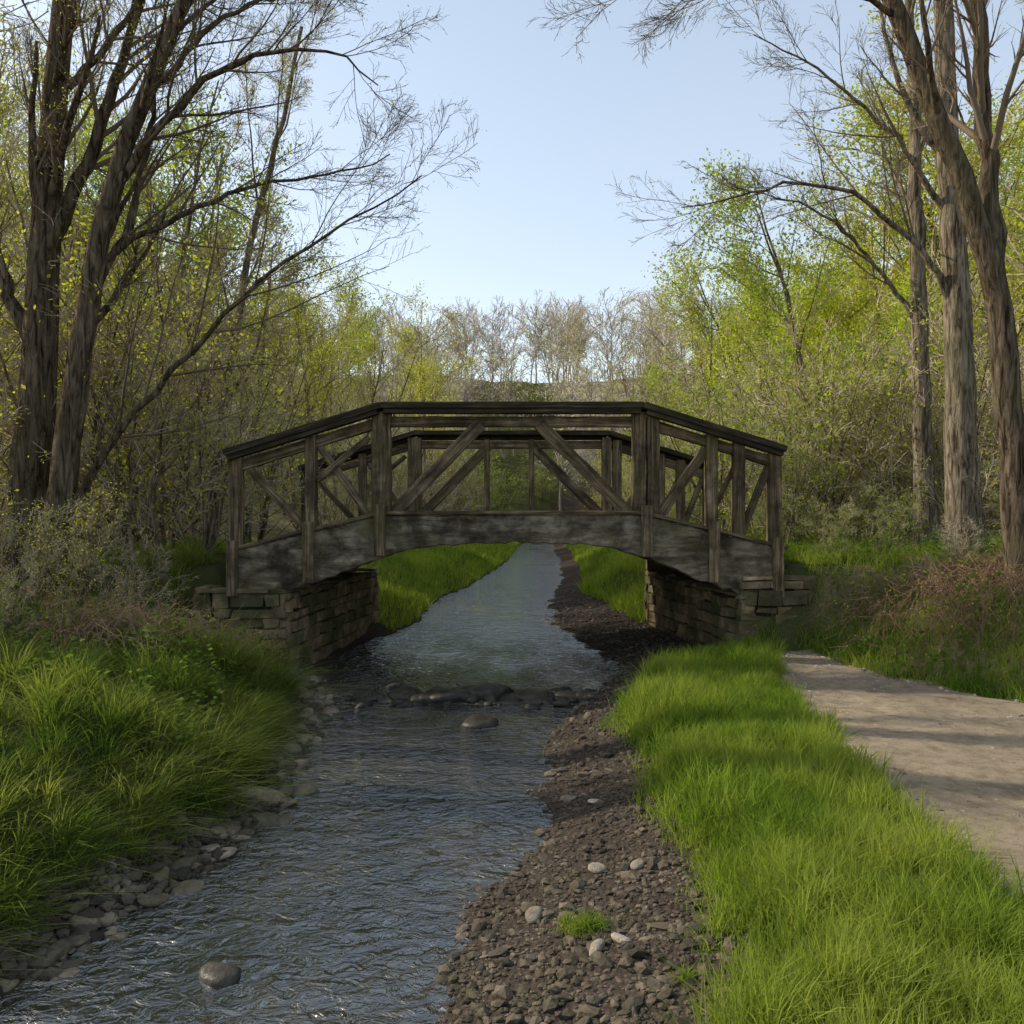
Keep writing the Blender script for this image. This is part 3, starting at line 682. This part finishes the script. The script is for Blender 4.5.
# ---------------------------------------------------------------- stone abutments
def wall_blocks(acc,p0,p1,z0,z1,th=.22,ch=.17):
    p0=np.array(p0,float);p1=np.array(p1,float);t=p1-p0;L=np.linalg.norm(t);t/=L;nrm=np.array([t[1],-t[0]])
    z=z0
    while z<z1-.04:
        h=ch*rng.uniform(.65,1.35)
        if z+h>z1-.06:h=z1-z
        s=-rng.random()*.2
        while s<L:
            l=rng.uniform(.18,.6);a=max(s,0);b=min(s+l,L)
            if b-a>.05:
                g=.009;o=rng.uniform(-.02,.04)
                c=[]
                for (u,vv,w) in [(a+g,z+g,o),(b-g,z+g,o),(b-g,z+h-g,o),(a+g,z+h-g,o),(a+g,z+g,-th),(b-g,z+g,-th),(b-g,z+h-g,-th),(a+g,z+h-g,-th)]:
                    j=rng.normal(size=3)*.013
                    q=p0+t*u+nrm*w;c.append((q[0]+j[0],q[1]+j[1],vv+j[2]))
                acc.add(c,[(0,1,2,3),(5,4,7,6),(1,5,6,2),(4,0,3,7),(3,2,6,7),(4,5,1,0)],col=np.full(8,rng.random()))
            s+=l
        z+=h
def abut(name,fx,ox,bx,top,zt_in):
    E=empty(name);acc=Acc();sg=1 if ox>fx else -1
    F0,F1,B0=(fx,11.22),(ox,11.22),(bx,15.55)
    if sg>0:
        wall_blocks(acc,F0,F1,-.3,top);wall_blocks(acc,(bx,15.55),(fx,11.22),-.3,zt_in)
        wall_blocks(acc,F1,(ox,15.55),-.1,top);wall_blocks(acc,(ox,15.55),B0,-.3,top)
    else:
        wall_blocks(acc,F1,F0,-.3,top);wall_blocks(acc,F0,(bx,15.55),-.3,zt_in)
        wall_blocks(acc,(ox,15.55),F1,-.1,top);wall_blocks(acc,B0,(ox,15.55),-.3,top)
    me=acc.mesh('stone_blocks',[M_stone],False)
    o=obj('stone_blocks',me,E);m=o.modifiers.new('b','BEVEL');m.width=.02;m.segments=2;m.limit_method='ANGLE'
    d=.05*sg
    v=[(fx+d,11.27,-.4),(ox-d,11.27,-.4),(ox-d,15.5,-.4),(bx+d,15.5,-.4)]
    zz=min(top,zt_in)-.03
    V=v+[(a,b,zz) for a,b,_ in v]
    A=Acc();A.add(V,[(0,1,5,4),(1,2,6,5),(2,3,7,6),(3,0,4,7),(4,5,6,7)]);obj('mortar_core',A.mesh('mortar_core',[M_mortar],False),E)
abut('stone_abutment',-2.97,-4.2,-2.45,1.2,1.12)
abut('stone_abutment.001',3.0,3.95,2.42,1.36,1.12)

# ---------------------------------------------------------------- light, world, camera
az=math.radians(-76);el=math.radians(33)
sv=Vector((math.sin(az)*math.cos(el),math.cos(az)*math.cos(el),math.sin(el)))
L=bpy.data.lights.new('sun','SUN');L.energy=5;L.angle=math.radians(.6);L.color=(1,.91,.74)
o=obj('sun',L);o.rotation_euler=sv.to_track_quat('Z','Y').to_euler()
w=bpy.data.worlds.new('World');S.world=w;w.use_nodes=True;nt=w.node_tree
sk=nt.nodes.new('ShaderNodeTexSky');sk.sky_type='NISHITA';sk.sun_disc=False;sk.sun_elevation=el;sk.sun_rotation=az%(2*math.pi)
sk.air_density=1.0;sk.dust_density=2.0;sk.ozone_density=1.0
tc=nt.nodes.new('ShaderNodeTexCoord');sp=nt.nodes.new('ShaderNodeSeparateXYZ');nt.links.new(tc.outputs['Generated'],sp.inputs[0])
hz=ramp(nt,sp.outputs['Z'],[(0,(1,1,1)),(.28,(.45,.45,.45)),(.7,(0,0,0))])
haze=mix(nt,hz,(1.8,2.05,2.2),(4.0,4.1,4.0))
mx=mix(nt,1.0,sk.outputs[0],haze,'ADD')
nt.links.new(mx,nt.nodes['Background'].inputs[0]);nt.nodes['Background'].inputs[1].default_value=.15
cam=bpy.data.cameras.new('camera');cam.lens=30;cam.sensor_width=36;cam.clip_end=3000;cam.clip_start=.05
o=obj('camera',cam);o.location=(0,0,2.2);o.rotation_euler=(math.radians(90),0,0);S.camera=o
S.view_settings.view_transform='Standard';S.view_settings.look='None';S.view_settings.exposure=0
print('done',time.time()-T0)
